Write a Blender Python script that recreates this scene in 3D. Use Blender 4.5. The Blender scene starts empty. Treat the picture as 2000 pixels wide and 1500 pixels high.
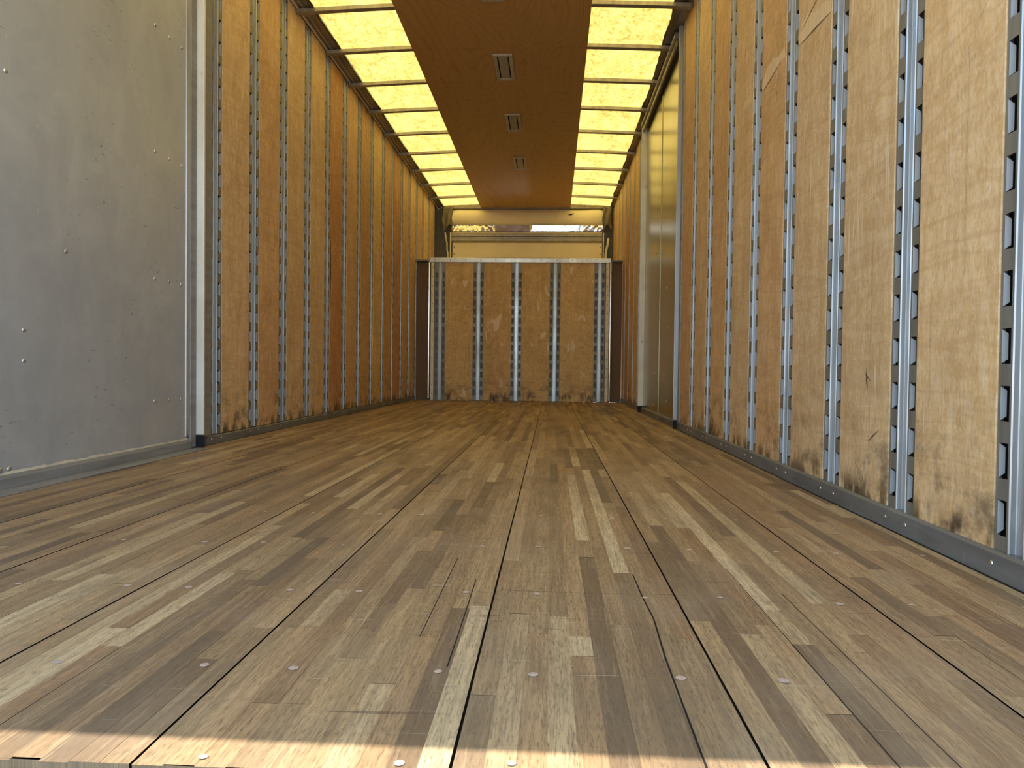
import bpy, bmesh, math, random
from mathutils import Vector, Matrix
random.seed(11)
sc = bpy.context.scene
col = sc.collection
R = math.radians

# ------------------------------------------------------------------ camera
FPX = 1387.0
YAW, PITCH, ROLL, CAMH = 0.05432, -0.02081, 0.012, 0.38403
cd = bpy.data.cameras.new('camera'); cam = bpy.data.objects.new('camera', cd); col.objects.link(cam)
cd.sensor_fit = 'HORIZONTAL'; cd.sensor_width = 36.0; cd.lens = FPX / 2000 * 36.0
cd.clip_start = 0.02; cd.clip_end = 200
fwd = Vector((-math.sin(YAW) * math.cos(PITCH), math.cos(YAW) * math.cos(PITCH), math.sin(PITCH)))
rt = fwd.cross(Vector((0, 0, 1))).normalized(); up = rt.cross(fwd)
r2 = rt * math.cos(ROLL) + up * math.sin(ROLL); u2 = -rt * math.sin(ROLL) + up * math.cos(ROLL)
M = Matrix((r2, u2, -fwd)).transposed().to_4x4(); M.translation = (0, 0, CAMH)
cam.matrix_world = M
sc.camera = cam

# ------------------------------------------------------------------ light
world = bpy.data.worlds.new('sky'); sc.world = world; world.use_nodes = True
wn = world.node_tree.nodes; wl = world.node_tree.links
bg = wn['Background']
sky = wn.new('ShaderNodeTexSky'); sky.sky_type = 'HOSEK_WILKIE'
sky.sun_direction = (-0.26, -0.05, 0.96); sky.turbidity = 3.0; sky.ground_albedo = 0.35
haze = wn.new('ShaderNodeMix'); haze.data_type = 'RGBA'; haze.blend_type = 'MULTIPLY'; haze.inputs[0].default_value = 1.0
wl.new(sky.outputs[0], haze.inputs[6]); haze.inputs[7].default_value = (1.14, .97, .80, 1)
wl.new(haze.outputs[2], bg.inputs[0]); bg.inputs[1].default_value = 5.4
sd = bpy.data.lights.new('sun', 'SUN'); sun = bpy.data.objects.new('sun', sd); col.objects.link(sun)
sd.energy = 2.3; sd.angle = R(0.3); sd.color = (1.0, 0.97, 0.92)
sun.rotation_euler = Vector((0.2577, 0.028, -0.966)).to_track_quat('-Z', 'Y').to_euler()
vs = sc.view_settings
sc.display_settings.display_device = 'sRGB'
vs.view_transform = 'Standard'; vs.look = 'None'; vs.gamma = 1.0; vs.use_curve_mapping = False
vs.exposure = 1.82

# ------------------------------------------------------------------ helpers
class MB:
    """collects quads, boxes and tubes into one mesh"""
    def __init__(s): s.v = []; s.f = []; s.mi = []; s.smooth = False
    def add(s, vs_, fs, mi=0):
        b = len(s.v); s.v += [tuple(p) for p in vs_]
        for f in fs: s.f.append(tuple(b + i for i in f)); s.mi.append(mi)
    def quad(s, a, b, c, d, mi=0): s.add([a, b, c, d], [(0, 1, 2, 3)], mi)
    def box(s, x0, x1, y0, y1, z0, z1, mi=0):
        v = [(x, y, z) for z in (z0, z1) for y in (y0, y1) for x in (x0, x1)]
        s.add(v, [(0, 2, 3, 1), (4, 5, 7, 6), (0, 1, 5, 4), (2, 6, 7, 3), (0, 4, 6, 2), (1, 3, 7, 5)], mi)
    def bbox(s, x0, x1, y0, y1, z0, z1, b=0.002, mi=0):
        """box with chamfered edges"""
        bm = bmesh.new(); bmesh.ops.create_cube(bm, size=1)
        for v in bm.verts:
            v.co = ((x0 + x1) / 2 + v.co.x * (x1 - x0), (y0 + y1) / 2 + v.co.y * (y1 - y0), (z0 + z1) / 2 + v.co.z * (z1 - z0))
        b = min(b, abs(x1 - x0) * .4, abs(y1 - y0) * .4, abs(z1 - z0) * .4)
        bmesh.ops.bevel(bm, geom=bm.edges[:], offset=b, segments=2, affect='EDGES', profile=0.5)
        bm.verts.index_update()
        s.add([v.co[:] for v in bm.verts], [[v.index for v in f.verts] for f in bm.faces], mi); bm.free()
    def extrude(s, prof, axis, a, b, closed=True, caps=True, mi=0):
        """2-D profile swept along an axis: axis 'y' -> profile is (x,z); 'x' -> (y,z); 'z' -> (x,y)"""
        n = len(prof)
        def P(p, t):
            return (p[0], t, p[1]) if axis == 'y' else ((t, p[0], p[1]) if axis == 'x' else (p[0], p[1], t))
        vs_ = [P(p, a) for p in prof] + [P(p, b) for p in prof]
        fs = [(i, (i + 1) % n, n + (i + 1) % n, n + i) for i in range(n if closed else n - 1)]
        if closed and caps: fs += [tuple(range(n))[::-1], tuple(range(n, 2 * n))]
        s.add(vs_, fs, mi)
    def dome(s, c, n, r, h, seg=10, mi=0):
        """low round rivet head at c pointing along n"""
        n = Vector(n).normalized(); t = n.orthogonal().normalized(); q = n.cross(t); c = Vector(c)
        vs_ = []
        for rr, hh in ((1.0, 0.0), (0.9, 0.45), (0.55, 0.85)):
            for k in range(seg):
                a = 2 * math.pi * k / seg
                vs_.append(c + (t * math.cos(a) + q * math.sin(a)) * r * rr + n * h * hh)
        vs_.append(c + n * h)
        fs = []
        for l in range(2):
            for k in range(seg):
                fs.append((l * seg + k, l * seg + (k + 1) % seg, (l + 1) * seg + (k + 1) % seg, (l + 1) * seg + k))
        for k in range(seg): fs.append((2 * seg + k, 2 * seg + (k + 1) % seg, 3 * seg))
        s.add(vs_, fs, mi)
    def build(s, name, mat, parent=None, smooth=False, fixn=True):
        me = bpy.data.meshes.new(name); me.from_pydata(s.v, [], s.f)
        for m in (mat if isinstance(mat, (list, tuple)) else [mat]): me.materials.append(m)
        for p, mi in zip(me.polygons, s.mi): p.material_index = mi
        if fixn:
            bm = bmesh.new(); bm.from_mesh(me); bmesh.ops.recalc_face_normals(bm, faces=bm.faces[:]); bm.to_mesh(me); bm.free()
        if smooth:
            for p in me.polygons: p.use_smooth = True
        me.update()
        o = bpy.data.objects.new(name, me); col.objects.link(o)
        if parent: o.parent = parent
        return o

def tag(o, label=None, cat=None, group=None, kind=None):
    if label: o['label'] = label
    if cat: o['category'] = cat
    if group: o['group'] = group
    if kind: o['kind'] = kind
    return o
def empty(name, loc, rz=0.0):
    o = bpy.data.objects.new(name, None); col.objects.link(o); o.location = loc; o.rotation_euler = (0, 0, rz)
    o.empty_display_size = 0.05
    return o
def struct(o, label=None): return tag(o, label=label, kind='structure')
def copy_tree(root):
    r = root.copy(); col.objects.link(r)
    for ch in root.children:
        c = ch.copy(); col.objects.link(c); c.parent = r
    return r
ORD = ['first', 'second', 'third', 'fourth', 'fifth', 'sixth', 'seventh', 'eighth', 'ninth', 'tenth', 'eleventh',
       'twelfth', 'thirteenth', 'fourteenth', 'fifteenth', 'sixteenth', 'seventeenth']

# ------------------------------------------------------------------ materials
class NT:
    def __init__(s, name):
        s.m = bpy.data.materials.new(name); s.m.use_nodes = True; s.t = s.m.node_tree; s.n = s.t.nodes; s.l = s.t.links
        s.b = s.n['Principled BSDF']; s.out = s.n['Material Output']
        s._pos = None
    def node(s, typ, **kw):
        n = s.n.new(typ)
        for k, v in kw.items(): setattr(n, k, v)
        return n
    def pos(s):
        if not s._pos: s._pos = s.node('ShaderNodeNewGeometry').outputs['Position']
        return s._pos
    def setin(s, sock, v):
        if hasattr(v, 'is_linked') or isinstance(v, bpy.types.NodeSocket): s.l.new(v, sock)
        elif isinstance(v, (tuple, list)):
            if len(v) == 3 and sock.type == 'RGBA': v = (*v, 1)
            sock.default_value = v
        else: sock.default_value = v
    def map(s, scale, rot=(0, 0, 0), loc=(0, 0, 0), src=None):
        n = s.node('ShaderNodeMapping'); s.l.new(src or s.pos(), n.inputs[0])
        n.inputs['Location'].default_value = loc; n.inputs['Rotation'].default_value = rot; n.inputs['Scale'].default_value = scale
        return n.outputs[0]
    def noise(s, vec, scale=1.0, detail=3.0, rough=0.55, dist=0.0):
        n = s.node('ShaderNodeTexNoise'); s.l.new(vec, n.inputs['Vector'])
        n.inputs['Scale'].default_value = scale; n.inputs['Detail'].default_value = detail
        n.inputs['Roughness'].default_value = rough; n.inputs['Distortion'].default_value = dist
        return n.outputs[0]
    def ramp(s, f, stops, interp='LINEAR'):
        n = s.node('ShaderNodeValToRGB'); s.setin(n.inputs[0], f); cr = n.color_ramp; cr.interpolation = interp
        while len(cr.elements) < len(stops): cr.elements.new(0.5)
        for e, (p, c) in zip(cr.elements, stops):
            e.position = p; e.color = (c, c, c, 1) if isinstance(c, (int, float)) else (*c, 1)
        return n.outputs[0]
    def mix(s, f, a, b, mode='MIX'):
        n = s.node('ShaderNodeMix', data_type='RGBA', blend_type=mode)
        s.setin(n.inputs[0], f); s.setin(n.inputs[6], a); s.setin(n.inputs[7], b); return n.outputs[2]
    def math(s, op, a, b=0.0, c=None, clamp=False):
        n = s.node('ShaderNodeMath', operation=op, use_clamp=clamp); s.setin(n.inputs[0], a); s.setin(n.inputs[1], b)
        if c is not None: s.setin(n.inputs[2], c)
        return n.outputs[0]
    def xyz(s, src=None):
        n = s.node('ShaderNodeSeparateXYZ'); s.l.new(src or s.pos(), n.inputs[0]); return n.outputs
    def bump(s, h, strength=0.2, dist=0.002):
        n = s.node('ShaderNodeBump'); s.l.new(h, n.inputs['Height']); n.inputs['Strength'].default_value = strength
        n.inputs['Distance'].default_value = dist; s.l.new(n.outputs[0], s.b.inputs['Normal'])
    def set(s, **kw):
        names = dict(col='Base Color', metal='Metallic', rough='Roughness', spec='Specular IOR Level', aniso='Anisotropic', coat='Coat Weight')
        for k, v in kw.items(): s.setin(s.b.inputs[names[k]], v)
        return s

def smoothstep(nt, v, lo, hi):
    n = nt.node('ShaderNodeMapRange', interpolation_type='SMOOTHSTEP'); nt.setin(n.inputs[0], v)
    n.inputs[1].default_value = lo; n.inputs[2].default_value = hi; return n.outputs[0]

def mat_wall_ply():
    t = NT('birch_wall_plywood')
    g = t.noise(t.map((22, 22, 2.2)), 1.0, 5, 0.6, 0.4)
    bl = t.noise(t.map((2.2, 2.2, 1.3)), 1.0, 3, 0.5, 1.2)
    fl = t.noise(t.map((70, 70, 28)), 1.0, 2, 0.6)
    c = t.mix(t.ramp(g, [(.3, 0), (.7, 1)]), (.66, .43, .195), (.86, .61, .32))
    c = t.mix(t.ramp(bl, [(.35, 0), (.7, .7)]), c, (.56, .355, .175))
    c = t.mix(t.ramp(fl, [(.40, 0), (.62, .4)]), c, (.84, .66, .44))
    dg = t.noise(t.map((6, 14, 4.5), (0.7, 0, 0), (5, 0, 0)), 1.0, 4, 0.65, 1.2)
    c = t.mix(t.ramp(dg, [(.48, 0), (.68, .5)]), c, (.50, .315, .16))
    c = t.mix(t.ramp(dg, [(.30, .35), (.45, 0)]), c, (.86, .68, .46))
    ff = t.noise(t.map((60, 150, 60), (0.75, 0, 0), (1, 1, 1)), 1.0, 3, 0.7, .6)
    c = t.mix(t.ramp(ff, [(.34, .36), (.48, 0)]), c, (.44, .25, .10))
    c = t.mix(t.ramp(ff, [(.55, 0), (.72, .45)]), c, (.92, .75, .52))
    st = t.noise(t.map((4, 1.1, 7), (0.35, 0, 0), (11, 0, 0)), 1.0, 4, 0.6, 1.6)
    c = t.mix(t.ramp(st, [(.44, 0), (.50, .30), (.56, 0)]), c, (.46, .26, .11))
    oi = t.node('ShaderNodeObjectInfo')
    c = t.mix(1.0, c, oi.outputs['Color'], 'MULTIPLY')
    # pale diagonal scratches
    for rot, loc in ((0.62, 0), (-0.5, 3)):
        s1 = t.noise(t.map((9, 90, 4), (rot, 0, 0), (loc, 0, 0)), 1.0, 1, 0.4, 0.8)
        gate = t.noise(t.map((3, 3, 3), loc=(loc + 5, 0, 0)), 1.0, 2, 0.5)
        f = t.math('MULTIPLY', t.ramp(s1, [(.665, 0), (.685, .8)]), t.ramp(gate, [(.5, 0), (.6, 1)]))
        c = t.mix(f, c, (.80, .64, .44))
    # vertical darker drag marks
    d = t.noise(t.map((26, 26, 1.1), loc=(7, 2, 0)), 1.0, 2, 0.5)
    c = t.mix(t.ramp(d, [(.66, 0), (.78, .4)]), c, (.20, .11, .05))
    # small dark knocks
    v = t.node('ShaderNodeTexVoronoi'); t.l.new(t.map((6, 6, 5)), v.inputs['Vector']); v.inputs['Scale'].default_value = 1.0
    k = t.math('MULTIPLY', t.ramp(v.outputs['Distance'], [(.0, 1), (.035, 0)]), 0.7)
    c = t.mix(k, c, (.10, .06, .03))
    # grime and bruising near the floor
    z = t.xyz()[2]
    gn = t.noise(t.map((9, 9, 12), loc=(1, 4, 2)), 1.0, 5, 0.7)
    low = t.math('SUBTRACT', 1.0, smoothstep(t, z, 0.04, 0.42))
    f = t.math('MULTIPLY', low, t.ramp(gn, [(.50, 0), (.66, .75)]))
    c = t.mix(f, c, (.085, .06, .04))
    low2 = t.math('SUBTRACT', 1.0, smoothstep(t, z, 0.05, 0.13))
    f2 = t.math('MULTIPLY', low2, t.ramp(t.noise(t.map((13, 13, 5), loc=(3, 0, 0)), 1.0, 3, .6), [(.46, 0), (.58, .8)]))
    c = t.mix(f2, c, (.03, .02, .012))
    t.set(col=c, rough=t.ramp(g, [(.3, .5), (.7, .62)]), spec=0.35)
    t.bump(g, 0.25, 0.002)
    return t.m

def mat_ceiling_ply():
    t = NT('varnished_ceiling_plywood')
    p = t.map((1.0, 0.32, 1.0))
    n = t.noise(p, 1.9, 2, 0.45, 0.9)
    w = t.math('FRACT', t.math('MULTIPLY', n, 22.0))
    w = t.math('ABSOLUTE', t.math('SUBTRACT', w, 0.5))
    f = t.noise(t.map((30, 2.0, 1)), 1.0, 3, 0.6)
    c = t.mix(t.ramp(w, [(.0, 1), (.16, 0)]), (.47, .275, .085), (.40, .22, .062))
    c = t.mix(t.ramp(f, [(.4, 0), (.7, .3)]), c, (.56, .33, .12))
    t.set(col=c, rough=.42, spec=.3)
    return t.m

def mat_metal(name, base, metal=1.0, rough=0.35, var=0.08, scratch=0.25, stretch=(30, 30, 3), bump=0.05, dark=None):
    t = NT(name)
    n = t.noise(t.map(stretch), 1.0, 4, 0.6)
    b = t.noise(t.map((3, 3, 3)), 1.0, 3, 0.5)
    lo = tuple(x * (1 - var * 2) for x in base); hi = tuple(min(1, x * (1 + var)) for x in base)
    c = t.mix(t.ramp(n, [(.3, 0), (.7, 1)]), lo, hi)
    if dark: c = t.mix(t.ramp(b, [(.55, 0), (.75, .6)]), c, dark)
    sc_ = t.noise(t.map((8, 60, 8), (0.6, 0, 0)), 1.0, 1, .5)
    c = t.mix(t.math('MULTIPLY', t.ramp(sc_, [(.70, 0), (.73, 1)]), scratch), c, tuple(min(1, x * 1.6) for x in base))
    t.set(col=c, metal=metal, rough=t.ramp(b, [(.3, rough * .8), (.7, min(1, rough * 1.25))]))
    t.bump(n, bump, 0.001)
    return t.m

def mat_door_sheet():
    t = NT('scuffed_aluminium_sheet')
    n = t.noise(t.map((5, 5, 3.5), (0.5, 0, 0)), 1.0, 5, 0.65, 0.5)
    b = t.noise(t.map((1.6, 1.6, 1.6)), 1.0, 2, 0.5)
    c = t.mix(t.ramp(n, [(.3, 0), (.7, 1)]), (.47, .51, .55), (.60, .635, .66))
    s1 = t.noise(t.map((9, 30, 80), (0.45, 0, 0)), 1.0, 1, .4, 1.0)
    gate = t.noise(t.map((2.5, 2.5, 2.5), loc=(4, 0, 0)), 1.0, 2, .5)
    c = t.mix(t.math('MULTIPLY', t.ramp(s1, [(.71, 0), (.75, .7)]), t.ramp(gate, [(.45, 0), (.6, 1)])), c, (.16, .16, .16))
    s2 = t.noise(t.map((9, 60, 22), (-0.9, 0, 0), (2, 0, 0)), 1.0, 1, .4)
    c = t.mix(t.ramp(s2, [(.755, 0), (.78, .3)]), c, (.8, .8, .8))
    t.set(col=c, metal=.42, rough=t.ramp(b, [(.3, .36), (.7, .5)]))
    wv = t.noise(t.map((1.2, 1.2, 1.0)), 1.0, 2, .4)
    h = t.math('ADD', t.math('MULTIPLY', wv, 4.0), t.math('MULTIPLY', n, 0.3))
    t.bump(h, 0.22, 0.006)
    return t.m

def mat_side_door():
    t = NT('glossy_side_door_sheet')
    n = t.noise(t.map((5, 5, .5)), 1.0, 4, 0.6)
    wv = t.noise(t.map((2.4, 2.4, 1.4)), 1.0, 2, .4)
    c = t.mix(t.ramp(n, [(.3, 0), (.7, 1)]), (.40, .375, .25), (.52, .49, .34))
    t.set(col=c, metal=.92, rough=.25)
    t.bump(t.math('ADD', t.math('MULTIPLY', wv, 2.5), t.math('MULTIPLY', n, .15)), 0.14, 0.006)
    return t.m

def mat_white_post():
    t = NT('chipped_white_paint')
    n = t.noise(t.map((40, 40, 9)), 1.0, 5, 0.7)
    b = t.noise(t.map((6, 6, 5)), 1.0, 3, 0.5)
    chips = t.math('MULTIPLY', t.ramp(n, [(.63, 0), (.66, 1)]), t.ramp(b, [(.42, 0), (.55, 1)]))
    c = t.mix(t.ramp(b, [(.3, 0), (.8, 1)]), (.82, .80, .74), (.68, .62, .50))
    c = t.mix(chips, c, (.16, .10, .055))
    t.set(col=c, rough=.5)
    t.bump(chips, -0.4, 0.001)
    return t.m

def mat_plain(name, c, rough=.6, metal=0.0, var=.12, scale=(14, 14, 14), spec=.3):
    t = NT(name); n = t.noise(t.map(scale), 1.0, 4, .6)
    cc = t.mix(t.ramp(n, [(.3, 0), (.7, 1)]), tuple(x * (1 - var) for x in c), tuple(min(1, x * (1 + var)) for x in c))
    t.set(col=cc, rough=rough, metal=metal, spec=spec); return t.m

def mat_skylight():
    t = NT('translucent_fibreglass')
    n = t.noise(t.map((7, 3.6, 3.6)), 1.0, 5, 0.7, 1.0)
    f = t.noise(t.map((40, 26, 26)), 1.0, 3, 0.6, 1.5)
    m = t.math('ADD', t.math('MULTIPLY', n, .45), t.math('MULTIPLY', f, .55))
    c = t.ramp(m, [(.38, (.42, .255, .050)), (.47, (.70, .455, .095)), (.57, (.93, .66, .17))])
    tr = t.node('ShaderNodeBsdfTranslucent'); t.l.new(c, tr.inputs[0])
    df = t.node('ShaderNodeBsdfDiffuse'); df.inputs[0].default_value = (.62, .55, .34, 1)
    mx = t.node('ShaderNodeMixShader'); mx.inputs[0].default_value = .48
    t.l.new(tr.outputs[0], mx.inputs[1]); t.l.new(df.outputs[0], mx.inputs[2]); t.l.new(mx.outputs[0], t.out.inputs[0])
    return t.m

def mat_floor():
    t = NT('worn_laminated_oak_floor')
    a = t.node('ShaderNodeAttribute', attribute_name='tone').outputs
    sep = t.node('ShaderNodeSeparateColor'); t.l.new(a['Color'], sep.inputs[0])
    tone, hue, ofs = sep.outputs
    c = t.ramp(tone, [(.0, (.17, .112, .064)), (.28, (.34, .220, .110)), (.55, (.50, .330, .160)),
                      (.80, (.60, .43, .225)), (1.0, (.77, .58, .32))])
    c = t.mix(t.math('MULTIPLY', hue, .45), c, (.42, .22, .10))
    # grain: position shifted per stave so it never runs across a joint
    cmb = t.node('ShaderNodeCombineXYZ'); t.l.new(t.math('MULTIPLY', ofs, 37.0), cmb.inputs[2])
    va = t.node('ShaderNodeVectorMath', operation='ADD'); t.l.new(t.pos(), va.inputs[0]); t.l.new(cmb.outputs[0], va.inputs[1])
    g = t.noise(t.map((150, 7, 1), src=va.outputs[0]), 1.0, 4, .7, .6)
    g2 = t.noise(t.map((520, 60, 1), src=va.outputs[0]), 1.0, 2, .6)
    c = t.mix(t.ramp(g, [(.38, .48), (.60, 0)]), c, (.15, .10, .06))
    c = t.mix(t.ramp(g, [(.54, 0), (.75, .38)]), c, (.50, .37, .22))
    c = t.mix(t.ramp(g2, [(.30, .6), (.5, 0)]), c, (.10, .065, .04))
    # trodden dirt, blackened patches, light abrasion
    d1 = t.noise(t.map((3.2, 1.5, 1), loc=(3, 1, 0)), 1.0, 5, .65, .5)
    c = t.mix(t.ramp(d1, [(.50, 0), (.76, .48)]), c, (.13, .098, .066))
    d2 = t.noise(t.map((16, 9, 1), loc=(9, 3, 0)), 1.0, 5, .7, .5)
    c = t.mix(t.ramp(d2, [(.62, 0), (.76, .5)]), c, (.08, .065, .05))
    d3 = t.noise(t.map((5, 3, 1), loc=(19, 7, 0)), 1.0, 4, .6)
    c = t.mix(t.ramp(d3, [(.50, 0), (.75, .34)]), c, (.42, .33, .22))
    # cross-grain bruises and fine scratches
    for rot, sc_, loc, colr, lo, st in ((0.12, (6, 90, 1), 2, (.04, .03, .025), .735, .75), (0.9, (7, 160, 1), 5, (.62, .52, .38), .745, .6),
                                       (-0.75, (6, 150, 1), 8, (.58, .48, .34), .745, .6), (2.0, (9, 190, 1), 13, (.55, .45, .32), .75, .5)):
        s_ = t.noise(t.map(sc_, (0, 0, rot), (loc, loc, 0)), 1.0, 1, .4, .9)
        gt = t.noise(t.map((2.6, 2.0, 1), loc=(loc * 3, 0, 0)), 1.0, 2, .5)
        c = t.mix(t.math('MULTIPLY', t.ramp(s_, [(lo, 0), (lo + .02, st * .6)]), t.ramp(gt, [(.46, 0), (.56, 1)])), c, colr)
    v = t.node('ShaderNodeTexVoronoi'); t.l.new(t.map((26, 17, 1)), v.inputs['Vector']); v.inputs['Scale'].default_value = 1.0
    c = t.mix(t.ramp(v.outputs['Distance'], [(.0, .75), (.055, 0)]), c, (.06, .045, .03))
    t.set(col=c, rough=t.ramp(d1, [(.3, .43), (.7, .62)]), spec=.42)
    h = t.math('ADD', t.math('MULTIPLY', g, .6), t.math('MULTIPLY', g2, .4))
    t.bump(h, .28, .0012)
    return t.m

M_ply = mat_wall_ply(); M_cply = mat_ceiling_ply(); M_sky = mat_skylight(); M_floor = mat_floor()
M_flange = mat_metal('dull_slotted_steel', (.245, .235, .205), .35, .5, .12, .2)
M_chan = mat_metal('galvanised_channel', (.43, .44, .45), .6, .34, .05, .2)
M_tab = mat_metal('dull_zinc_lip', (.47, .475, .48), .0, .6, .05, .1)
M_bow = mat_metal('roof_bow_steel', (.40, .37, .32), .8, .45, .12, .2)
M_rail = mat_metal('brown_grey_aluminium_rail', (.27, .235, .18), .75, .42, .15, .2, (30, 3, 30))
M_kick = mat_metal('grey_kick_plate', (.21, .21, .205), .35, .5, .12, .3, (30, 3, 30), dark=(.12, .11, .10))
M_alu = mat_metal('bright_aluminium', (.80, .80, .80), 1.0, .22, .04, .2)
M_alusoft = mat_metal('satin_aluminium', (.60, .59, .57), .9, .38, .08, .3)
M_sill = mat_metal('grey_door_sill', (.30, .295, .28), .2, .6, .12, .3, (30, 3, 30))
M_door = mat_door_sheet(); M_sdoor = mat_side_door(); M_white = mat_white_post()
M_cream = mat_plain('cream_painted_panel', (.90, .80, .57), .5, var=.06, scale=(3, 3, 3))
M_creamrail = mat_plain('cream_painted_angle', (.80, .71, .54), .5, var=.12)
M_shell = mat_plain('outer_wall_skin', (.16, .15, .14), .6, .3)
M_black = mat_plain('black_rubber', (.012, .012, .014), .7)
M_darkwood = mat_plain('dark_stained_wood', (.16, .085, .035), .5, scale=(20, 20, 2))
M_under = mat_plain('dark_gap', (.012, .010, .009), .9)
M_screw = mat_plain('worn_screw_head', (.62, .50, .43), .38, .35, var=.25, scale=(260, 260, 260))
M_rivet = mat_metal('rivet_aluminium', (.62, .62, .61), .9, .35, .1, 0)
M_caulk = mat_plain('brown_sealant', (.12, .085, .045), .6, var=.3, scale=(40, 40, 40))
M_foil = mat_metal('crumpled_foil', (.85, .86, .88), 1.0, .16, .04, 0, (30, 30, 30), .6)
M_tarp = mat_plain('dusty_plastic_tarp', (.22, .19, .145), .45, var=.3, scale=(9, 9, 9))
M_strip = mat_plain('white_plastic_trim', (.80, .76, .62), .4)
M_lens = mat_plain('frosted_lamp_lens', (.36, .34, .26), .45, var=.1)
M_lframe = mat_plain('lamp_housing', (.48, .43, .33), .45, var=.08)
M_ground = mat_plain('pale_concrete_yard', (.46, .42, .37), .9, var=.1, scale=(1, 1, 1))
M_tear = mat_plain('torn_pale_veneer', (.77, .57, .34), .7, var=.15, scale=(60, 60, 12))
M_teard = mat_plain('split_veneer_edge', (.16, .095, .05), .8, var=.2)

# ------------------------------------------------------------------ dimensions
XL, XR = -1.65, 0.85          # faces of the plywood
Y0, YB, YE = 0.655, 8.50, 10.12
ZT = 2.665                    # top of the wall plywood
PITCH_R = 0.4285
# ------------------------------------------------------------------ setting
g = MB(); g.quad((-25, -30, -1.15), (25, -30, -1.15), (25, 30, -1.15), (-25, 30, -1.15))
struct(g.build('ground', M_ground))

# floor staves
seams = [-1.645, -1.315, -1.005, -.700, -.399, -.0915, .2165, .535, .845]
fl = MB(); tones = []
fixed = []   # (x, y0, y1, tone, hue) staves that stand out in the photograph
def stave(x0, x1, y0, y1, tone, hue):
    z = random.uniform(-.0004, .0002)
    fl.quad((x0, y0, z), (x1, y0, z), (x1, y1, z), (x0, y1, z)); tones.append((tone, hue, random.random()))
special = [(.375, 1.16, 2.25, 1.0, .10), (.065, 1.60, 2.6, .97, .05), (.125, 1.35, 2.75, .98, .0), (.60, 1.42, 1.95, .80, 1.0),
           (.635, 1.42, 2.0, .05, 0), (-.235, 1.22, 1.85, .10, .1), (-.58, .93, 1.28, .85, .05), (.02, .66, 1.1, .72, .05),
           (.46, 1.2, 2.5, .85, 0), (.32, 1.75, 2.4, .78, 0), (-.40 + .035, 1.2, 2.2, .60, 1.0), (.055, .95, 1.02, .9, .0),
           (.245, 1.1, 1.6, .12, 0), (-.02, 1.9, 3.1, .35, .3), (-.21, 2.4, 2.9, .9, 0), (.30, .7, 1.05, .7, .3)]
for b in range(len(seams) - 1):
    xa, xb = seams[b] + .0017, seams[b + 1] - .0017
    n = 10; w = (xb - xa) / n
    for i in range(n):
        x0, x1 = xa + i * w, xa + (i + 1) * w
        sp = sorted([s for s in special if x0 <= s[0] < x1], key=lambda s: s[1])
        y = Y0 + random.uniform(-.004, .004); end = YB + .06
        yy = y; first = True
        while yy < end:
            L = random.choice([random.uniform(.18, .5), random.uniform(.4, 1.2)])
            if first: L *= random.uniform(.3, 1)
            first = False
            y1 = min(end, yy + L)
            nxt = [s for s in sp if s[1] >= yy - 1e-6]
            if nxt and y1 > nxt[0][1] - .06:
                y1 = nxt[0][1]
                if y1 - yy > .01: stave(x0, x1, yy, y1, min(1, max(0, random.gauss(.42, .17))), random.random() ** 3)
                s = nxt[0]; stave(x0, x1, s[1], s[2], s[3], s[4]); yy = s[2]; continue
            tn = random.gauss(.42, .17)
            if random.random() < .10: tn = random.uniform(.75, .95)
            if random.random() < .10: tn = random.uniform(.0, .12)
            stave(x0, x1, yy, y1, min(1, max(0, tn)), random.random() ** 3); yy = y1
nf = len(fl.f)
for b in range(len(seams) - 1):     # board end grain at the tail edge
    fl.quad((seams[b] + .0014, Y0, -.035), (seams[b + 1] - .0014, Y0, -.035), (seams[b + 1] - .0014, Y0, 0), (seams[b] + .0014, Y0, 0)); tones.append((.15, 0, random.random()))
fl.box(XL - .03, XR + .03, Y0 + .004, YB + .1, -.06, -.006, 1)
tones += [(0, 0, 0)] * 6
floor = fl.build('floor', [M_floor, M_under], fixn=False)
at = floor.data.attributes.new('tone', 'FLOAT_COLOR', 'FACE')
for i, tc in enumerate(tones): at.data[i].color = (*tc, 1)
struct(floor)

# long cracks between staves (dark splits)
def crack(pts, w):
    m = MB()
    for (a, b) in zip(pts[:-1], pts[1:]):
        m.quad((a[0] - w, a[1], .0006), (a[0] + w, a[1], .0006), (b[0] + w, b[1], .0006), (b[0] - w, b[1], .0006))
    return m.build('crack', M_under, floor, fixn=False)
crack([(.1555, .655), (.1565, .8), (.158, .95), (.164, 1.1), (.160, 1.22), (.159, 1.34)], .0012)
crack([(-.128, .9), (-.129, 1.1), (-.131, 1.28)], .0007)
crack([(-.182, 1.0), (-.183, 1.42)], .0006)
crack([(.345, .66), (.346, 1.4)], .0006)
crack([(.405, .66), (.405, 1.25)], .0005)

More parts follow.
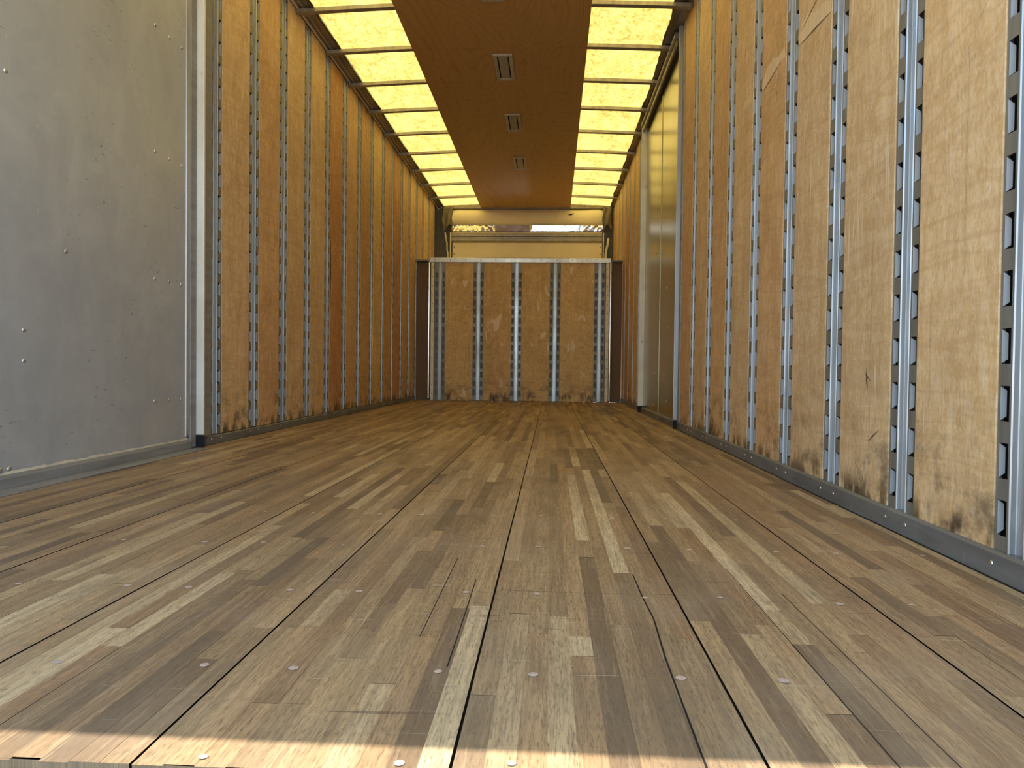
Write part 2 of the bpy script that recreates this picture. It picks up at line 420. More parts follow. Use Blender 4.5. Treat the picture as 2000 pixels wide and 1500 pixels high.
# screws
sm = MB()
for k in range(1):
    segs = 12; vs_ = [(0, 0, .0012)] + [(.0062 * math.cos(6.2832 * i / segs), .0062 * math.sin(6.2832 * i / segs), .0007) for i in range(segs)]
    sm.add(vs_, [(0, 1 + i, 1 + (i + 1) % segs) for i in range(segs)])
scr = [(-.628, .874), (-.441, .88), (-.324, .88), (-.138, .885), (-.018, .886), (.168, .891), (.294, .894), (-.324, 1.194), (-.139, 1.206), (-.022, 1.208),
       (.164, 1.204), (.295, 1.216), (.485, 1.201), (.608, 1.207), (-.334, .672), (-.142, .675), (-.03, .683), (-.442, 1.502), (-.14, 1.525),
       (-.024, 1.532), (.167, 1.538), (-.445, 1.834), (.161, 1.85), (-.62, 1.19), (-.445, 1.19), (-.62, 1.51), (-.73, 1.19), (-.92, 1.18),
       (-.93, 1.5), (-.75, 1.5), (-.62, 1.83), (-.75, 1.83), (-.33, 1.84), (-.14, 1.85), (-.024, 1.86), (.30, 1.86), (.30, 1.54), (.485, 1.54), (.61, 1.54),
       (.485, 1.86), (.79, 1.21), (.79, 1.54)]
first = None
for (x, y) in scr:
    if first is None: first = sm.build('screw_head', M_screw, floor); o = first
    else: o = first.copy(); col.objects.link(o); o.parent = floor
    o.location = (x + random.uniform(-.004, .004), y, 0); s_ = random.uniform(.75, 1.15); o.scale = (s_, s_, 1)

# tail sill below the floor edge
m = MB(); m.bbox(-1.72, .92, .52, .65, -.16, -.012, .006)
struct(m.build('trim_1', M_kick))
# outer skins
m = MB(); m.box(-1.705, -1.69, .64, YE + .03, -.06, 2.80); wall_left = struct(m.build('wall_left', M_shell))
m = MB(); m.box(.89, .905, .64, YE + .03, -.06, 2.80); wall_right = struct(m.build('wall_right', M_shell))
m = MB(); m.box(-1.70, .90, YE, YE + .02, -.06, 2.80); struct(m.build('wall_front', M_shell))
# rear frame that throws the shadow edge on the floor
m = MB(); m.bbox(-1.71, .91, .634, .70, 2.42, 2.80, .004); struct(m.build('trim_2', M_alusoft))

# roof: crowned translucent sheet
def crown(x): return -.035 * ((x + .40) / 1.25) ** 2
rm = MB(); NX = 24
xs = [-1.70 + 2.60 * i / NX for i in range(NX + 1)]
rm.add([(x, .64, 2.705 + crown(x)) for x in xs] + [(x, YE + .03, 2.705 + crown(x)) for x in xs],
       [(i, i + 1, NX + 2 + i, NX + 1 + i) for i in range(NX)])
struct(rm.build('ceiling', M_sky, smooth=True))

# roof bows
bowY = [4.495, 5.080, 5.668, 6.262, 6.872, 7.494, 8.122, 8.760, 9.405]
bm_ = MB(); prof = []
xs = [-1.64 + 2.48 * i / 20 for i in range(21)]
for i in range(20):
    a, b = xs[i], xs[i + 1]; za, zb = 2.690 + crown(a), 2.690 + crown(b); w = .021; t_ = .024
    bm_.add([(a, -w, za), (a, w, za), (a, w, za - t_), (a, -w, za - t_), (b, -w, zb), (b, w, zb), (b, w, zb - t_), (b, -w, zb - t_)],
            [(3, 2, 6, 7), (0, 3, 7, 4), (2, 1, 5, 6), (1, 0, 4, 5)])
bow0 = bm_.build('roof_bow', M_bow)
for i, y in enumerate(bowY):
    o = bow0 if i == 0 else bow0.copy()
    if i: col.objects.link(o)
    o.location = (0, y, 0)
    w_ = 'nearest, ' if i == 0 else ('farthest, ' if i == 8 else '')
    tag(o, 'grey steel roof bow under the yellow skylight, %s%s from camera' % (w_, ORD[i]), 'roof bow', 'roof bows under the translucent roof')

# centre ceiling plywood
def ply_x(y): return .205 + .0042 * y
cl = [(.66, 2.66, 'out of the top of the picture'), (2.664, 5.060, 'nearest visible sheet, cut by the top of the picture'),
      (5.064, 7.447, 'middle sheet holding two lamps'), (7.451, YE - .01, 'last sheet before the front wall, brightest')]
for i, (a, b, d) in enumerate(cl):
    m = MB()
    v = [(-1.012, a, 2.652), (ply_x(a), a, 2.652), (ply_x(b), b, 2.652), (-1.014, b, 2.652)]
    v += [(p[0], p[1], 2.661) for p in v]
    m.add(v, [(0, 1, 2, 3), (7, 6, 5, 4), (0, 4, 5, 1), (1, 5, 6, 2), (2, 6, 7, 3), (3, 7, 4, 0)])
    o = m.build('ceiling_panel', M_cply)
    tag(o, 'brown varnished plywood strip along the middle of the roof, ' + d, 'ceiling panel', 'plywood sheets along the roof')

# ceiling lamps
lamp_y = [(3.945, 'cut by the picture top'), (5.14, 'largest whole one'), (6.335, 'middle one of the three whole lamps'), (7.61, 'farthest and smallest')]
L0 = empty('ceiling_lamp', (0, 0, 2.652))
fr = MB(); x0, x1, y0, y1 = -.07, .07, 0, .45
for (a, b, c, d) in ((x0, x0 + .027, y0, y1), (x1 - .027, x1, y0, y1), (x0 + .027, x1 - .027, y0, y0 + .03), (x0 + .027, x1 - .027, y1 - .03, y1)):
    fr.bbox(a, b, c, d, -.014, 0, .003)
fr.build('frame', M_lframe, L0)
ln = MB(); ln.bbox(-.034, .034, .045, .405, -.010, -.001, .004)
ln.build('lens', M_lens, L0)
gp = MB(); gp.box(-.044, .044, .029, .421, -.002, -.0005); gp.build('recess', M_under, L0)
for k, (sx, sy) in enumerate([(a, b) for a in (-.0565, .0565) for b in (.09, .18, .27, .36)]):
    q = MB(); q.dome((sx, sy, -.0135), (0, 0, -1), .005, .002, 8); q.build('screw', M_kick, L0)
for i, (y, d) in enumerate(lamp_y):
    o = L0 if i == 0 else copy_tree(L0)
    o.location = (-.383 + .006 * i, y, 2.652)
    tag(o, 'unlit rectangular lamp in the brown ceiling strip, ' + d, 'ceiling lamp', 'lamps along the ceiling strip')

# top rails between wall and skylight (profiles swept along Y)
def sweep(name, prof_fn, ys, mat, **kw):
    m = MB(); secs = [[(x, y, z) for (x, z) in prof_fn(y)] for y in ys]; n = len(secs[0])
    v = [p for s in secs for p in s]; f = []
    for j in range(len(secs) - 1):
        for i in range(n - 1): f.append((j * n + i, j * n + i + 1, (j + 1) * n + i + 1, (j + 1) * n + i))
    m.add(v, f); return m.build(name, mat, fixn=False, **kw)
def interp(y, pts):
    if y <= pts[0][0]: return pts[0][1]
    for (a, va), (b, vb) in zip(pts[:-1], pts[1:]):
        if y <= b: return va + (vb - va) * (y - a) / (b - a)
    return pts[-1][1]
ysr = [.66, 2, 3.2, 4.4, 5.7, 7.0, 8.5, 10.1]
railL = sweep('trim_3', lambda y: [(-1.69, 2.60), (-1.645, 2.668), (-1.612, 2.668), (-1.612, 2.674), (-1.602, 2.674), (-1.602, 2.664),
                                   (-1.580, 2.664), (-1.577, 2.667), (-1.560, 2.667), (-1.547, 2.667), (-1.547, 2.72)], ysr, M_rail)
struct(railL)
ex = lambda y: interp(y, [(.66, .735), (4.4, .746), (5.7, .772), (10.1, .804)])
railR = sweep('trim_4', lambda y: [(.89, 2.60), (.848, 2.690), (.838, 2.690), (.830, 2.680), (.822, 2.680), (.820, 2.665), (.800 if ex(y) < .795 else ex(y) + .01, 2.665), (ex(y) + .004, 2.664),
                                   (ex(y), 2.667), (ex(y), 2.72)], ysr, M_rail)
struct(railR)
# pale lips lying on the rails
m = MB(); m.box(-1.641, -1.630, 3.2, 10.1, 2.657, 2.668); l1 = m.build('pale_lip', M_creamrail, railL)
m = MB(); m.box(-1.604, -1.597, 3.2, 10.1, 2.660, 2.668); m.build('ridge', M_alusoft, railL)
m = MB(); m.box(.828, .836, 1.2, 4.7, 2.672, 2.682); m.build('pale_lip', M_creamrail, railR)
# ragged sealant bead along the skylight edges
for sgn, base, par in ((1, lambda y: -1.547, railL), (-1, lambda y: ex(y), railR)):
    m = MB(); y = 4.2; ph = 0; v = []; f = []
    while y < 10.05:
        w = .004 + .014 * max(0, math.sin(y * 7.3) * math.sin(y * 3.1 + 1)) + random.uniform(0, .006)
        v += [(base(y) - sgn * .004, y, 2.6655), (base(y) + sgn * w, y, 2.668)]; y += .035
    n = len(v) // 2
    m.add(v, [(2 * i, 2 * i + 1, 2 * i + 3, 2 * i + 2) for i in range(n - 1)])
    m.build('sealant_bead', M_caulk, par, fixn=False)

# ------------------------------------------------------------------ slotted tracks
def make_track(z0, z1, first_slot):
    """slotted steel track facing -Y: two slotted flanges either side of a recessed channel"""
    root = empty('slotted_track', (0, 0, 0))
    PT, SH = .108, .067
    for side in (-1, 1):
        m = MB()
        xa, xb = (side * .0235, side * .064); xs_, xe = side * .030, side * .0565    # slot between xs_ and xe
        y = .003
        xin, xout = (xa, xb)
        m.quad((xin, y, z0), (xs_, y, z0), (xs_, y, z1), (xin, y, z1))
        m.quad((xe, y, z0), (xout, y, z0), (xout, y, z1), (xe, y, z1))
        m.quad((xout, y, z0), (xout, y + .011, z0), (xout, y + .011, z1), (xout, y, z1))
        z = z0; s0 = z0 + first_slot
        while True:
            if s0 + SH > z1 - .02:
                m.quad((xs_, y, z), (xe, y, z), (xe, y, z1), (xs_, y, z1)); break
            m.quad((xs_, y, z), (xe, y, z), (xe, y, s0), (xs_, y, s0))
            e = s0 + SH; ch = .009; dp = .012
            for xx in (xs_, xe):      # lips folded back on both long edges of the slot
                sx = -.0004 if xx == min(xs_, xe) else .0004
                m.quad((xx, y, s0 + .001), (xx + sx, y + dp, s0 + ch), (xx + sx, y + dp, e - ch), (xx, y, e - .001), 1)
            z = e; s0 += PT
        m.build('slotted_flange', [M_flange, M_tab], root, fixn=False)
    m = MB(); xs2 = [(-.0240, .0030), (-.0225, .0010), (-.0208, .0010), (-.0192, .0035), (-.0178, .0120), (-.0160, .0136),
                     (.0160, .0136), (.0178, .0120), (.0192, .0035), (.0208, .0010), (.0225, .0010), (.0240, .0030)]
    m.extrude(xs2, 'z', z0 + .002, z1, closed=False)
    m.build('centre_channel', M_chan, root, fixn=False)
    return root
track = make_track(.046, 2.662, .035)
used = [False]
def place_track(x, y, rz, label, group):
    o = track if not used[0] else copy_tree(track)
    used[0] = True
    o.location = (x, y, 0); o.rotation_euler = (0, 0, rz)
    tag(o, label, 'slotted track', group); return o
panel_me = {}
def panel(name, cx, cy, w, z0, z1, rz, tint, label, group, bow=0.0):
    key = (round(w, 3), z0, z1)
    if key not in panel_me:
        m = MB(); m.bbox(-w / 2, w / 2, 0, .009, z0, z1, .0012)
        o = m.build(name, M_ply); panel_me[key] = o
    else:
        o = panel_me[key].copy(); col.objects.link(o)
    o.location = (cx, cy, 0); o.rotation_euler = (0, 0, rz); o.color = (*tint, 1)
    tag(o, label, 'wall panel', group); return o

T = dict(tan=(1.0, 1.0, 1.0), red=(.80, .58, .44), gold=(1.06, 1.02, .84), mid=(.95, .86, .78), dark=(.84, .70, .56), lt=(1.05, 1.03, 1.0))
# left wall
RP = {}; LP = {}
Ls = [3.414] + [3.437 + PITCH_R * k for k in range(1, 16)]
Lt = ['tan', 'mid', 'tan', 'tan', 'red', 'mid', 'dark', 'gold', 'dark', 'red', 'mid', 'gold', 'mid', 'gold', 'mid', 'dark']
PW = PITCH_R - .128 - .002
for k, y in enumerate(Ls):
    w = ''
    place_track(XL, y, R(90), 'slotted grey steel track on the left wall, %s%s counting from the white door post' % (w, ORD[k]), 'slotted tracks on the left wall')
    if k < 15:
        nm = {'red': 'dark reddish', 'gold': 'golden', 'tan': 'tan', 'mid': 'brownish tan', 'dark': 'darker brown', 'lt': 'pale tan'}[Lt[k]]
        LP[k] = panel('wall_panel', XL, (y + Ls[k + 1]) / 2, Ls[k + 1] - y - .130, .046, 2.662, R(90), T[Lt[k]],
              '%s plywood strip on the left wall, %s one counting from the white door post' % (nm, ORD[k]), 'plywood strips on the left wall')
# right wall, near section (marks on single strips come after it)
Rs = [1.339 + PITCH_R * k for k in range(8)]
Rt = ['lt', 'tan', 'tan', 'mid', 'tan', 'mid', 'tan', 'mid']
for k, y in enumerate(Rs):
    place_track(XR, y, R(-90), 'slotted grey steel track on the right wall, %s from the camera, before the side door' % ORD[k], 'slotted tracks on the near right wall')
    if k < 7:
        RP[k] = panel('wall_panel', XR, y + PITCH_R / 2, PW, .046, 2.688, R(-90), T[Rt[k]],
              'scratched tan plywood strip on the right wall, %s whole one from the camera' % ORD[k], 'plywood strips on the near right wall')
panel('wall_panel', XR, Rs[7] + .064 + .165, .328, .046, 2.688, R(-90), T['mid'], 'tan plywood strip on the right wall right beside the grey side door post', 'plywood strips on the near right wall')
panel('wall_panel', XR, 1.339 - PITCH_R / 2, PW, .046, 2.688, R(-90), T['tan'], 'tan plywood strip at the right edge beside the nearest track', 'plywood strips on the near right wall')
place_track(XR, 1.339 - PITCH_R, R(-90), 'slotted grey steel track on the right wall at the tail end of the truck', 'slotted tracks on the near right wall')
# torn veneer, slivers and bruises on the near right strips
def mark(k, name, pts, mat, off=.0007):
    pn = RP[k]; cy = pn.location.y; m = MB()
    m.add([(cy - y, -off, z) for (y, z) in pts], [tuple(range(len(pts)))]); return m.build(name, mat, pn, fixn=False)
def sliver(k, name, a, b, w, mat, off=.0009):
    dy, dz = b[0] - a[0], b[1] - a[1]; L = math.hypot(dy, dz); ny, nz = -dz / L * w, dy / L * w
    mid = ((a[0] + b[0]) / 2, (a[1] + b[1]) / 2)
    mark(k, name, [a, (mid[0] + ny, mid[1] + nz), b, (mid[0] - ny * .6, mid[1] - nz * .6)], mat, off)
mark(2, 'torn_veneer', [(2.262, 1.500), (2.36, 1.512), (2.47, 1.516), (2.555, 1.524), (2.560, 1.560), (2.52, 1.585), (2.47, 1.597), (2.40, 1.566), (2.33, 1.560), (2.262, 1.545)], M_tear)
sliver(2, 'split_line', (2.262, 1.500), (2.558, 1.523), .0035, M_teard); sliver(2, 'split_line', (2.34, 1.612), (2.555, 1.556), .0035, M_teard)
mark(3, 'torn_veneer', [(2.695, 1.548), (2.76, 1.556), (2.82, 1.547), (2.90, 1.540), (2.985, 1.528), (2.985, 1.566), (2.92, 1.600), (2.84, 1.606), (2.78, 1.585), (2.70, 1.590)], M_tear)
sliver(3, 'split_line', (2.76, 1.553), (2.985, 1.527), .003, M_teard); sliver(3, 'hanging_sliver', (2.788, 1.545), (2.806, 1.470), .006, M_strip)
sliver(3, 'split_line', (2.805, 1.480), (2.784, 1.438), .004, M_teard)
mark(4, 'torn_veneer', [(3.12, 1.552), (3.21, 1.548), (3.30, 1.566), (3.25, 1.590), (3.12, 1.604)], M_tear)
sliver(1, 'split_line', (1.84, 1.492), (2.12, 1.502), .002, M_teard)
for k, a, b, w in ((4, (3.247, 1.10), (3.221, .65), .004), (2, (2.54, 1.316), (2.496, 1.247), .004), (2, (2.496, 1.247), (2.438, 1.262), .004), (1, (2.064, .441), (2.00, .40), .003),
                   (0, (1.527, 1.072), (1.519, 1.006), .003), (1, (1.94, 1.127), (2.00, 1.054), .004), (2, (2.50, .99), (2.46, .92), .003), (1, (1.93, .86), (1.90, .80), .003),
                   (0, (1.52, .52), (1.55, .44), .002), (3, (2.76, .36), (2.93, .345), .003), (4, (3.15, .30), (3.35, .285), .003), (1, (1.90, .30), (2.02, .292), .003), (0, (1.45, 1.128), (1.50, 1.10), .002)):
    sliver(k, 'scratch', a, b, w, M_tear)
for k, a, b, w in ((1, (1.965, .40), (1.955, .335), .006), (1, (1.98, .39), (1.93, .36), .003), (1, (1.88, .24), (1.95, .20), .003)):
    sliver(k, 'gouge', a, b, w, M_teard)
# warped reddish strip on the left wall leaves a black gap
m = MB(); cy = LP[4].location.y
v = []
for i in range(13):
    w = math.sin(math.pi * i / 12) ** 1.5; z = .80 + .62 * i / 12; v += [(-PW / 2, -.0007, z), (-PW / 2 + .001 + .022 * w, -.0007, z)]
m.add(v, [(2 * i, 2 * i + 1, 2 * i + 3, 2 * i + 2) for i in range(12)]); m.build('dark_gap', M_under, LP[4], fixn=False)

# right wall, far section
Rf = [7.05 + PITCH_R * k for k in range(8)]
for k, y in enumerate(Rf):
    place_track(XR, y, R(-90), 'slotted steel track on the far right wall, %s beyond the white door post' % ORD[k], 'slotted tracks on the far right wall')
    if k < 7:
        panel('wall_panel', XR, y + PITCH_R / 2, PW, .046, 2.688, R(-90), T[['gold', 'mid', 'dark', 'mid', 'gold', 'gold', 'gold'][k]],
              'narrow looking golden plywood strip on the far right wall, %s beyond the white door post' % ORD[k], 'plywood strips on the far right wall')
panel('wall_panel', XR, 6.86, .245, .046, 2.688, R(-90), T['gold'], 'golden plywood strip touching the far white door post', 'plywood strips on the far right wall')

# kick plates
def kick(name, x, sgn, y0, y1, ht):
    m = MB(); p = [(x, .0), (x - sgn * .006, ht * .86), (x - sgn * .016, ht), (x - sgn * .040, ht), (x - sgn * .040, 0)]
    if sgn > 0: p = [(x, 0), (x, ht * .9), (x - .006, ht), (x - .05, ht), (x - .05, 0)]
    else: p = [(x, 0), (x, ht * .9), (x + .006, ht), (x + .05, ht), (x + .05, 0)]
    m.extrude(p, 'y', y0, y1); o = m.build(name, M_kick); struct(o); return o
kl = kick('baseboard_left', XL + .008, 1, 3.31, YB + .05, .043)
kr = kick('baseboard_right', XR - .010, -1, .66, 4.76, .052)
kf = kick('baseboard_front', XR - .010, -1, 6.78, YB + .05, .052)
for par, xx, n_, ys in ((kl, XL + .008, (1, 0, 0), [y + d for y in Ls[:12] for d in (-.05, .05)]), (kr, XR - .010, (-1, 0, 0), [y + d for y in Rs for d in (-.05, .05)])):
    f0 = None
    for y in ys:
        if f0 is None:
            q = MB(); q.dome((0, 0, 0), n_, .0055, .003); f0 = q.build('rivet', M_rivet, par, smooth=True); o = f0
        else: o = f0.copy(); col.objects.link(o); o.parent = par
        o.location = (xx, y, .027)
# thin dark strip laid where kick plates meet the floor
for par, xa, xb, y0, y1 in ((kl, XL + .008, XL + .014, 3.31, YB), (kr, XR - .016, XR - .010, .66, 4.76)):
    m = MB(); m.quad((xa, y0, .0009), (xb, y0, .0009), (xb, y1, .0009), (xa, y1, .0009)); m.build('dark_line', M_under, par, fixn=False)

# ------------------------------------------------------------------ left door (near left)
DX = XL + .004
m = MB(); m.bbox(XL - .03, DX, .70, 3.135, .050, 2.66, .002)
door1 = m.build('door_1', M_door); struct(door1, 'large scuffed grey aluminium door sheet on the left')
q = MB(); q.dome((0, 0, 0), (1, 0, 0), .0085, .004); rv = None
for (y, z) in [(yy, zz) for zz in (1.785, 1.268, .743, .233) for yy in (2.872, 2.982, 3.082)] + [(2.136, .488), (2.136, .392), (2.065, 1.262), (2.075, .062), (2.04, .062), (1.5, 1.262), (1.5, .488), (2.33, .745 + .02), (2.872, 2.31), (2.982, 2.31), (3.082, 2.31)]:
    if rv is None: rv = q.build('rivet', M_rivet, door1, smooth=True); o = rv
    else: o = rv.copy(); col.objects.link(o); o.parent = door1
    o.location = (DX, y, z)
m = MB(); m.bbox(DX - .002, DX + .005, 3.118, 3.150, .06, 2.66, .002); m.build('edge_strip', M_alusoft, door1)
# sill under the door, with ragged sealant
m = MB(); m.extrude([(XL - .03, 0), (XL + .012, 0), (XL + .012, .034), (XL + .006, .046), (XL - .03, .046)], 'y', .66, 3.16)
sill = m.build('trim_5', M_sill); struct(sill)
m = MB(); v = []; y = .7
while y < 3.16:
    v += [(DX + .0015, y, .044), (DX + .0025, y, .050 + random.uniform(0, .007)), ]; y += .02
n = len(v) // 2; m.add(v, [(2 * i, 2 * i + 1, 2 * i + 3, 2 * i + 2) for i in range(n - 1)]); m.build('sealant', M_creamrail, sill, fixn=False)
m = MB(); m.bbox(XL + .016, XL + .085, .66, 3.20, .0, .004, .0015); thr = m.build('threshold_strip', M_sill, sill)
m = MB(); m.quad((XL + .012, .66, .0015), (XL + .017, .66, .0015), (XL + .017, 3.2, .0015), (XL + .012, 3.2, .0015)); m.build('gap', M_under, sill, fixn=False)
# white door post
def door_post(name, x_in, x_out, y0, y1, z1, mat, label):
    root = empty(name, ((x_in + x_out) / 2, y0, 0)); ox, oy = root.location.x, root.location.y
    m = MB(); m.bbox(x_out - ox, x_in - ox, 0, y1 - y0, .062, z1, .004); m.build('post', mat, root)
    m = MB(); m.bbox(x_out - ox, x_in - ox, .004, y1 - y0, .002, .060, .003); m.build('foot', M_black, root)
    tag(root, label, 'door post'); return root
door_post('door_post', XL + .045, XL + .006, 3.205, 3.220, 2.655, M_white, 'chipped off-white door post at the far edge of the big left door')
m = MB(); m.bbox(XL - .02, XL + .012, 3.152, 3.204, .005, 2.655, .004); m.bbox(XL - .02, XL + .014, 3.25, 3.346, .044, 2.655, .005)
struct(m.build('trim_6', M_sill))

# ------------------------------------------------------------------ right side door
m = MB()
m.bbox(XR + .006, XR + .03, 4.80, 6.66, .05, 2.64, .002)
door2 = m.build('door_2', M_sdoor); struct(door2, 'shiny olive metal side door on the right wall')
m = MB(); m.bbox(XR + .002, XR + .007, 5.69, 5.702, .05, 2.62, .002); m.build('seam_strip', M_sdoor, door2)
rv = None
q = MB(); q.dome((0, 0, 0), (-1, 0, 0), .009, .005)
for (y, z) in ((5.3, .16), (5.95, .10), (5.35, .35), (5.9, .36), (5.36, 1.0), (5.93, 1.35), (5.3, .7), (6.25, .22)):
    if rv is None: rv = q.build('rivet', M_rivet, door2, smooth=True); o = rv
    else: o = rv.copy(); col.objects.link(o); o.parent = door2
    o.location = (XR + .006, y, z)
m = MB(); m.extrude([(XR - .012, 0), (XR - .012, .04), (XR + .004, .05), (XR + .03, .05), (XR + .03, 0)], 'y', 4.80, 6.66); struct(m.build('trim_7', M_kick))
door_post('door_post', XR - .028, XR + .03, 4.775, 4.79, 2.655, M_chan, 'grey metal door post at the near edge of the right side door')
door_post('door_post', XR - .036, XR + .03, 6.63, 6.65, 2.64, M_white, 'white painted door post at the far edge of the right side door')
m = MB(); m.bbox(XR - .008, XR + .03, 4.72, 4.774, .05, 2.69, .004); struct(m.build('trim_8', M_sill))
# head track over the side door
tr = empty('door_track', (XR, 4.86, 2.6))
m = MB(); m.extrude([(-.048, .055), (-.048, .02), (-.040, .012), (.03, .012), (.03, .055)], 'y', 0, 1.76); m.build('track_box', M_kick, tr)
m = MB(); m.extrude([(-.036, .012), (-.036, -.022), (-.028, -.030), (-.020, -.022), (-.020, .012)], 'y', 0, 1.76); m.build('lower_rail', M_rail, tr)
m = MB(); m.box(-.051, -.047, 0, 1.76, .030, .038); m.build('pale_edge', M_creamrail, tr)
tag(tr, 'dark ridged head track above the shiny right side door', 'door track')

# ------------------------------------------------------------------ bulkhead
bt = make_track(.004, 1.655, .06)
bx = [-1.342, -.878, -.420, .040, .568]
bl = ['leftmost', 'second from left', 'middle one', 'fourth from left and brightest', 'rightmost']
for k, x in enumerate(bx):
    o = bt if k == 0 else copy_tree(bt)
    o.location = (x, YB, 0)
    tag(o, 'slotted steel track on the low front bulkhead, ' + bl[k], 'slotted track', 'slotted tracks on the bulkhead')
for k in range(4):
    a, b = bx[k] + .065, bx[k + 1] - .065
    panel('wall_panel', (a + b) / 2, YB, b - a, .004, 1.655, 0, [(.92, .86, .62), (.86, .78, .54), (.90, .83, .58), (.95, .90, .66)][k],
          'brown plywood strip of the low front bulkhead, %s' % ['leftmost', 'second from left', 'third from left', 'rightmost and widest'][k], 'plywood strips on the bulkhead')
bh = empty('bulkhead', (0, YB, 0))
m = MB(); m.box(-1.49, .70, .03, .06, 0, 1.66); m.build('backing', M_shell, bh)
m = MB(); m.bbox(-1.47, .70, -.020, .05, 1.655, 1.712, .005); top = m.build('top_rail', M_alusoft, bh)
f0 = None
for k in range(12):
    x = -1.40 + k * .182
    if f0 is None: q = MB(); q.dome((0, 0, 0), (0, -1, 0), .006, .003); f0 = q.build('rivet', M_kick, top); o = f0
    else: o = f0.copy(); col.objects.link(o); o.parent = top
    o.location = (x, -.0205, 1.684)
for (xa, xb) in ((-1.450, -1.412), (.640, .680)):
    m = MB(); m.bbox(xa, xb, -.012, .05, .003, 1.656, .004); an = m.build('riveted_angle', M_creamrail, bh)
    q0 = None
    for k in range(15):
        if q0 is None: q = MB(); q.dome((0, 0, 0), (0, -1, 0), .0055, .003); q0 = q.build('rivet', M_darkwood, an); o = q0
        else: o = q0.copy(); col.objects.link(o); o.parent = an
        o.location = ((xa + xb) / 2, -.0125, .08 + k * .108)
for cx in (-1.474, .697):
    m = MB(); pr = [(cx + .0145 * math.cos(a), -.004 + .0145 * math.sin(a)) for a in [2 * math.pi * i / 16 for i in range(16)]]
    m.extrude(pr, 'z', .02, 1.655); m.build('bright_tube', M_alu, bh, smooth=False)
for (xa, xb) in ((-1.640, -1.490), (.712, .838)):
    m = MB(); m.bbox(xa, xb, .07, .09, .0, 1.67, .002); m.build('side_filler', M_darkwood, bh)
    m = MB(); m.bbox(xa, xb, .0, .10, 1.672, 1.694, .003); m.build('side_cap', M_kick, bh)
tag(bh, 'low front bulkhead frame with riveted cream side angles and metal top rail', 'bulkhead')

# deck of the space above the bulkhead
m = MB(); m.box(-1.69, .89, YB + .10, YE, 1.60, 1.64); struct(m.build('trim_9', M_cream))

# ------------------------------------------------------------------ front wall above the bulkhead
yf = 10.02
# padded cream panel with rounded ends
m = MB(); v = []; NXx, NZ = 60, 8
for j in range(NZ + 1):
    for i in range(NXx + 1):
        u = i / NXx; w = j / NZ
        x = -1.425 + u * 2.135
        endr = min(1, min(u, 1 - u) / .035); top_ = 2.628 - .035 * (1 - math.sqrt(max(0, 1 - (1 - endr) ** 2))) + .004 * math.sin(u * 21)
        bot = 2.395 + .018 * (1 - u) + .003 * math.sin(u * 33)
        z = bot + (top_ - bot) * w
        y = yf - .045 * math.sin(math.pi * w) ** .6 - .003 * math.sin(u * 17 + w * 4)
        v.append((x, y, z))
m.add(v, [(j * (NXx + 1) + i, j * (NXx + 1) + i + 1, (j + 1) * (NXx + 1) + i + 1, (j + 1) * (NXx + 1) + i) for j in range(NZ) for i in range(NXx)])
m.box(-1.42, .705, yf, yf + .02, 2.41, 2.60)
o = m.build('padded_panel', M_cream, smooth=True, fixn=False); tag(o, 'long cream padded panel with rounded ends at the top of the front wall', 'panel')
mk = MB(); mk.add([(.20, -.0005, 0), (.24, -.0008, .012), (.30, -.0005, .022), (.285, -.0008, .008), (.25, -.0005, -.006)], [(0, 1, 2, 3, 4)])
k_ = mk.build('black_scuff', M_under, o, fixn=False); k_.location = (.0, yf - .0485, 2.545)
# foil strip, crumpled
m = MB(); v = []; NXx, NZ = 110, 5
for j in range(NZ + 1):
    for i in range(NXx + 1):
        u = i / NXx; w = j / NZ; x = -1.42 + 2.12 * u
        v.append((x, yf - .03 + (-.013 if u > .52 else .006) * w + random.uniform(-.0035, .0035) * (1.6 if (u < .28 or u > .85) else .35), 2.318 + w * .082 + random.uniform(-.003, .003)))
m.add(v, [(j * (NXx + 1) + i, j * (NXx + 1) + i + 1, (j + 1) * (NXx + 1) + i + 1, (j + 1) * (NXx + 1) + i) for j in range(NZ) for i in range(NXx)])
o = m.build('foil_strip', M_foil, smooth=True, fixn=False); tag(o, 'crumpled shiny foil strip below the long cream padded panel', 'foil')
# ribbed metal rail
m = MB(); pr = [(yf + .02, 2.285), (yf - .02, 2.285), (yf - .045, 2.272), (yf - .045, 2.245), (yf - .030, 2.238), (yf - .030, 2.215), (yf - .050, 2.208), (yf - .050, 2.185), (yf - .02, 2.165), (yf + .02, 2.165)]
m.extrude(pr, 'x', -1.42, .69); o = m.build('ribbed_rail', M_bow); tag(o, 'ribbed brown metal rail crossing the front wall below the foil', 'rail')
m = MB(); m.bbox(-1.42, .69, yf - .012, yf + .02, 2.288, 2.316, .003); o = m.build('ledge_strip', M_cream); tag(o, 'thin cream ledge strip between the foil and the ribbed rail', 'strip')
# liner panel
m = MB(); m.bbox(-1.41, .69, yf - .02, yf, 1.645, 2.162, .003); lp = m.build('liner_panel', M_cream)
tag(lp, 'plain cream liner panel showing just above the bulkhead top rail', 'panel')
q0 = None
for (x, z) in [(a, b) for a in (-1.385, .665) for b in (1.80, 1.90, 2.00, 2.10)]:
    if q0 is None: q = MB(); q.dome((0, 0, 0), (0, -1, 0), .008, .004); q0 = q.build('rivet', M_darkwood, lp); o = q0
    else: o = q0.copy(); col.objects.link(o); o.parent = lp
    o.location = (x, yf - .0205, z)
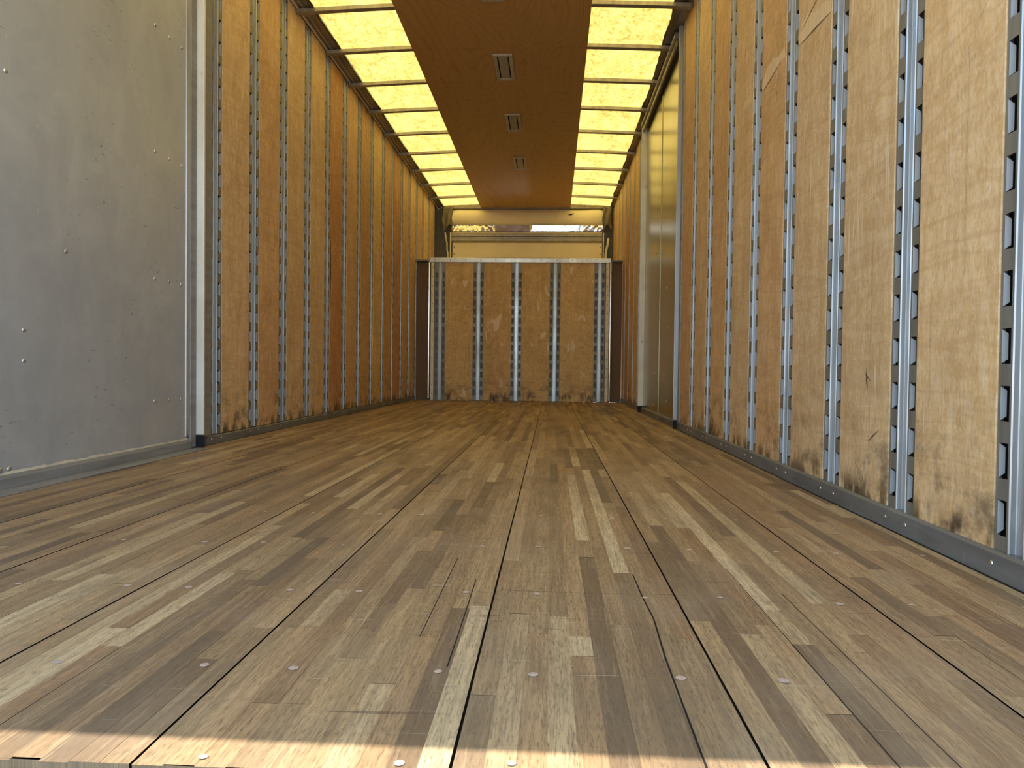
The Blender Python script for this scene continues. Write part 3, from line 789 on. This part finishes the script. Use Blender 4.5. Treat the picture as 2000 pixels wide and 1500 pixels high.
# crumpled tarps hanging in the corners
for xa, xb, d in ((-1.545, -1.41, 'left'), (.690, .812, 'right')):
    m = MB(); v = []; NXx, NZ = 10, 16
    for j in range(NZ + 1):
        for i in range(NXx + 1):
            u = i / NXx; w = j / NZ
            sag = .30 + .05 * math.sin(u * 5 + (1 if d == 'left' else 2))
            v.append((xa + (xb - xa) * u + .006 * math.sin(w * 9), yf - .06 - .022 * math.sin(u * 9 + w * 4) - random.uniform(0, .012), 2.655 - w * sag - .0))
    m.add(v, [(j * (NXx + 1) + i, j * (NXx + 1) + i + 1, (j + 1) * (NXx + 1) + i + 1, (j + 1) * (NXx + 1) + i) for j in range(NZ) for i in range(NXx)])
    o = m.build('crumpled_tarp', M_tarp, smooth=True); md = o.modifiers.new('thick', 'SOLIDIFY'); md.thickness = .003
    tag(o, 'crumpled dark plastic tarp stuffed in the top %s corner of the front wall' % d, 'tarp')
# curled pale trim strips at the sides
def curl(name, pts, w, lab):
    m = MB(); v = []
    for (x, y, z) in pts: v += [(x - w, y, z), (x + w, y - .012, z)]
    m.add(v, [(2 * i, 2 * i + 1, 2 * i + 3, 2 * i + 2) for i in range(len(pts) - 1)])
    o = m.build(name, M_strip, smooth=True); md = o.modifiers.new('thick', 'SOLIDIFY'); md.thickness = .004
    tag(o, lab, 'plastic strip')
curl('plastic_strip', [(-1.515, yf - .03, 2.30), (-1.500, yf - .05, 2.24), (-1.502, yf - .03, 2.20), (-1.482, yf - .05, 2.15), (-1.486, yf - .03, 2.08), (-1.470, yf - .05, 2.0), (-1.472, yf - .03, 1.85), (-1.472, yf - .03, 1.645)], .013, 'curled pale plastic strip left of the cream liner panel')
curl('plastic_strip', [(.775, yf - .03, 2.22), (.768, yf - .05, 2.14), (.752, yf - .03, 2.07), (.742, yf - .05, 2.0), (.735, yf - .03, 1.85), (.735, yf - .03, 1.645)], .015, 'curled pale plastic strip right of the cream liner panel')
m = MB(); m.bbox(-1.445, -1.425, yf - .03, yf, 1.645, 2.30, .003); o = m.build('edge_batten', M_strip); tag(o, 'thin pale batten along the left edge of the cream liner panel', 'batten')
m = MB(); m.bbox(.700, .718, yf - .03, yf, 1.645, 2.30, .003); o = m.build('edge_batten', M_strip); tag(o, 'thin pale batten along the right edge of the cream liner panel', 'batten')
# dark head strip where roof meets front wall
m = MB(); m.bbox(-1.60, .84, yf - .03, yf + .02, 2.634, 2.700, .004); struct(m.build('trim_10', M_rail))
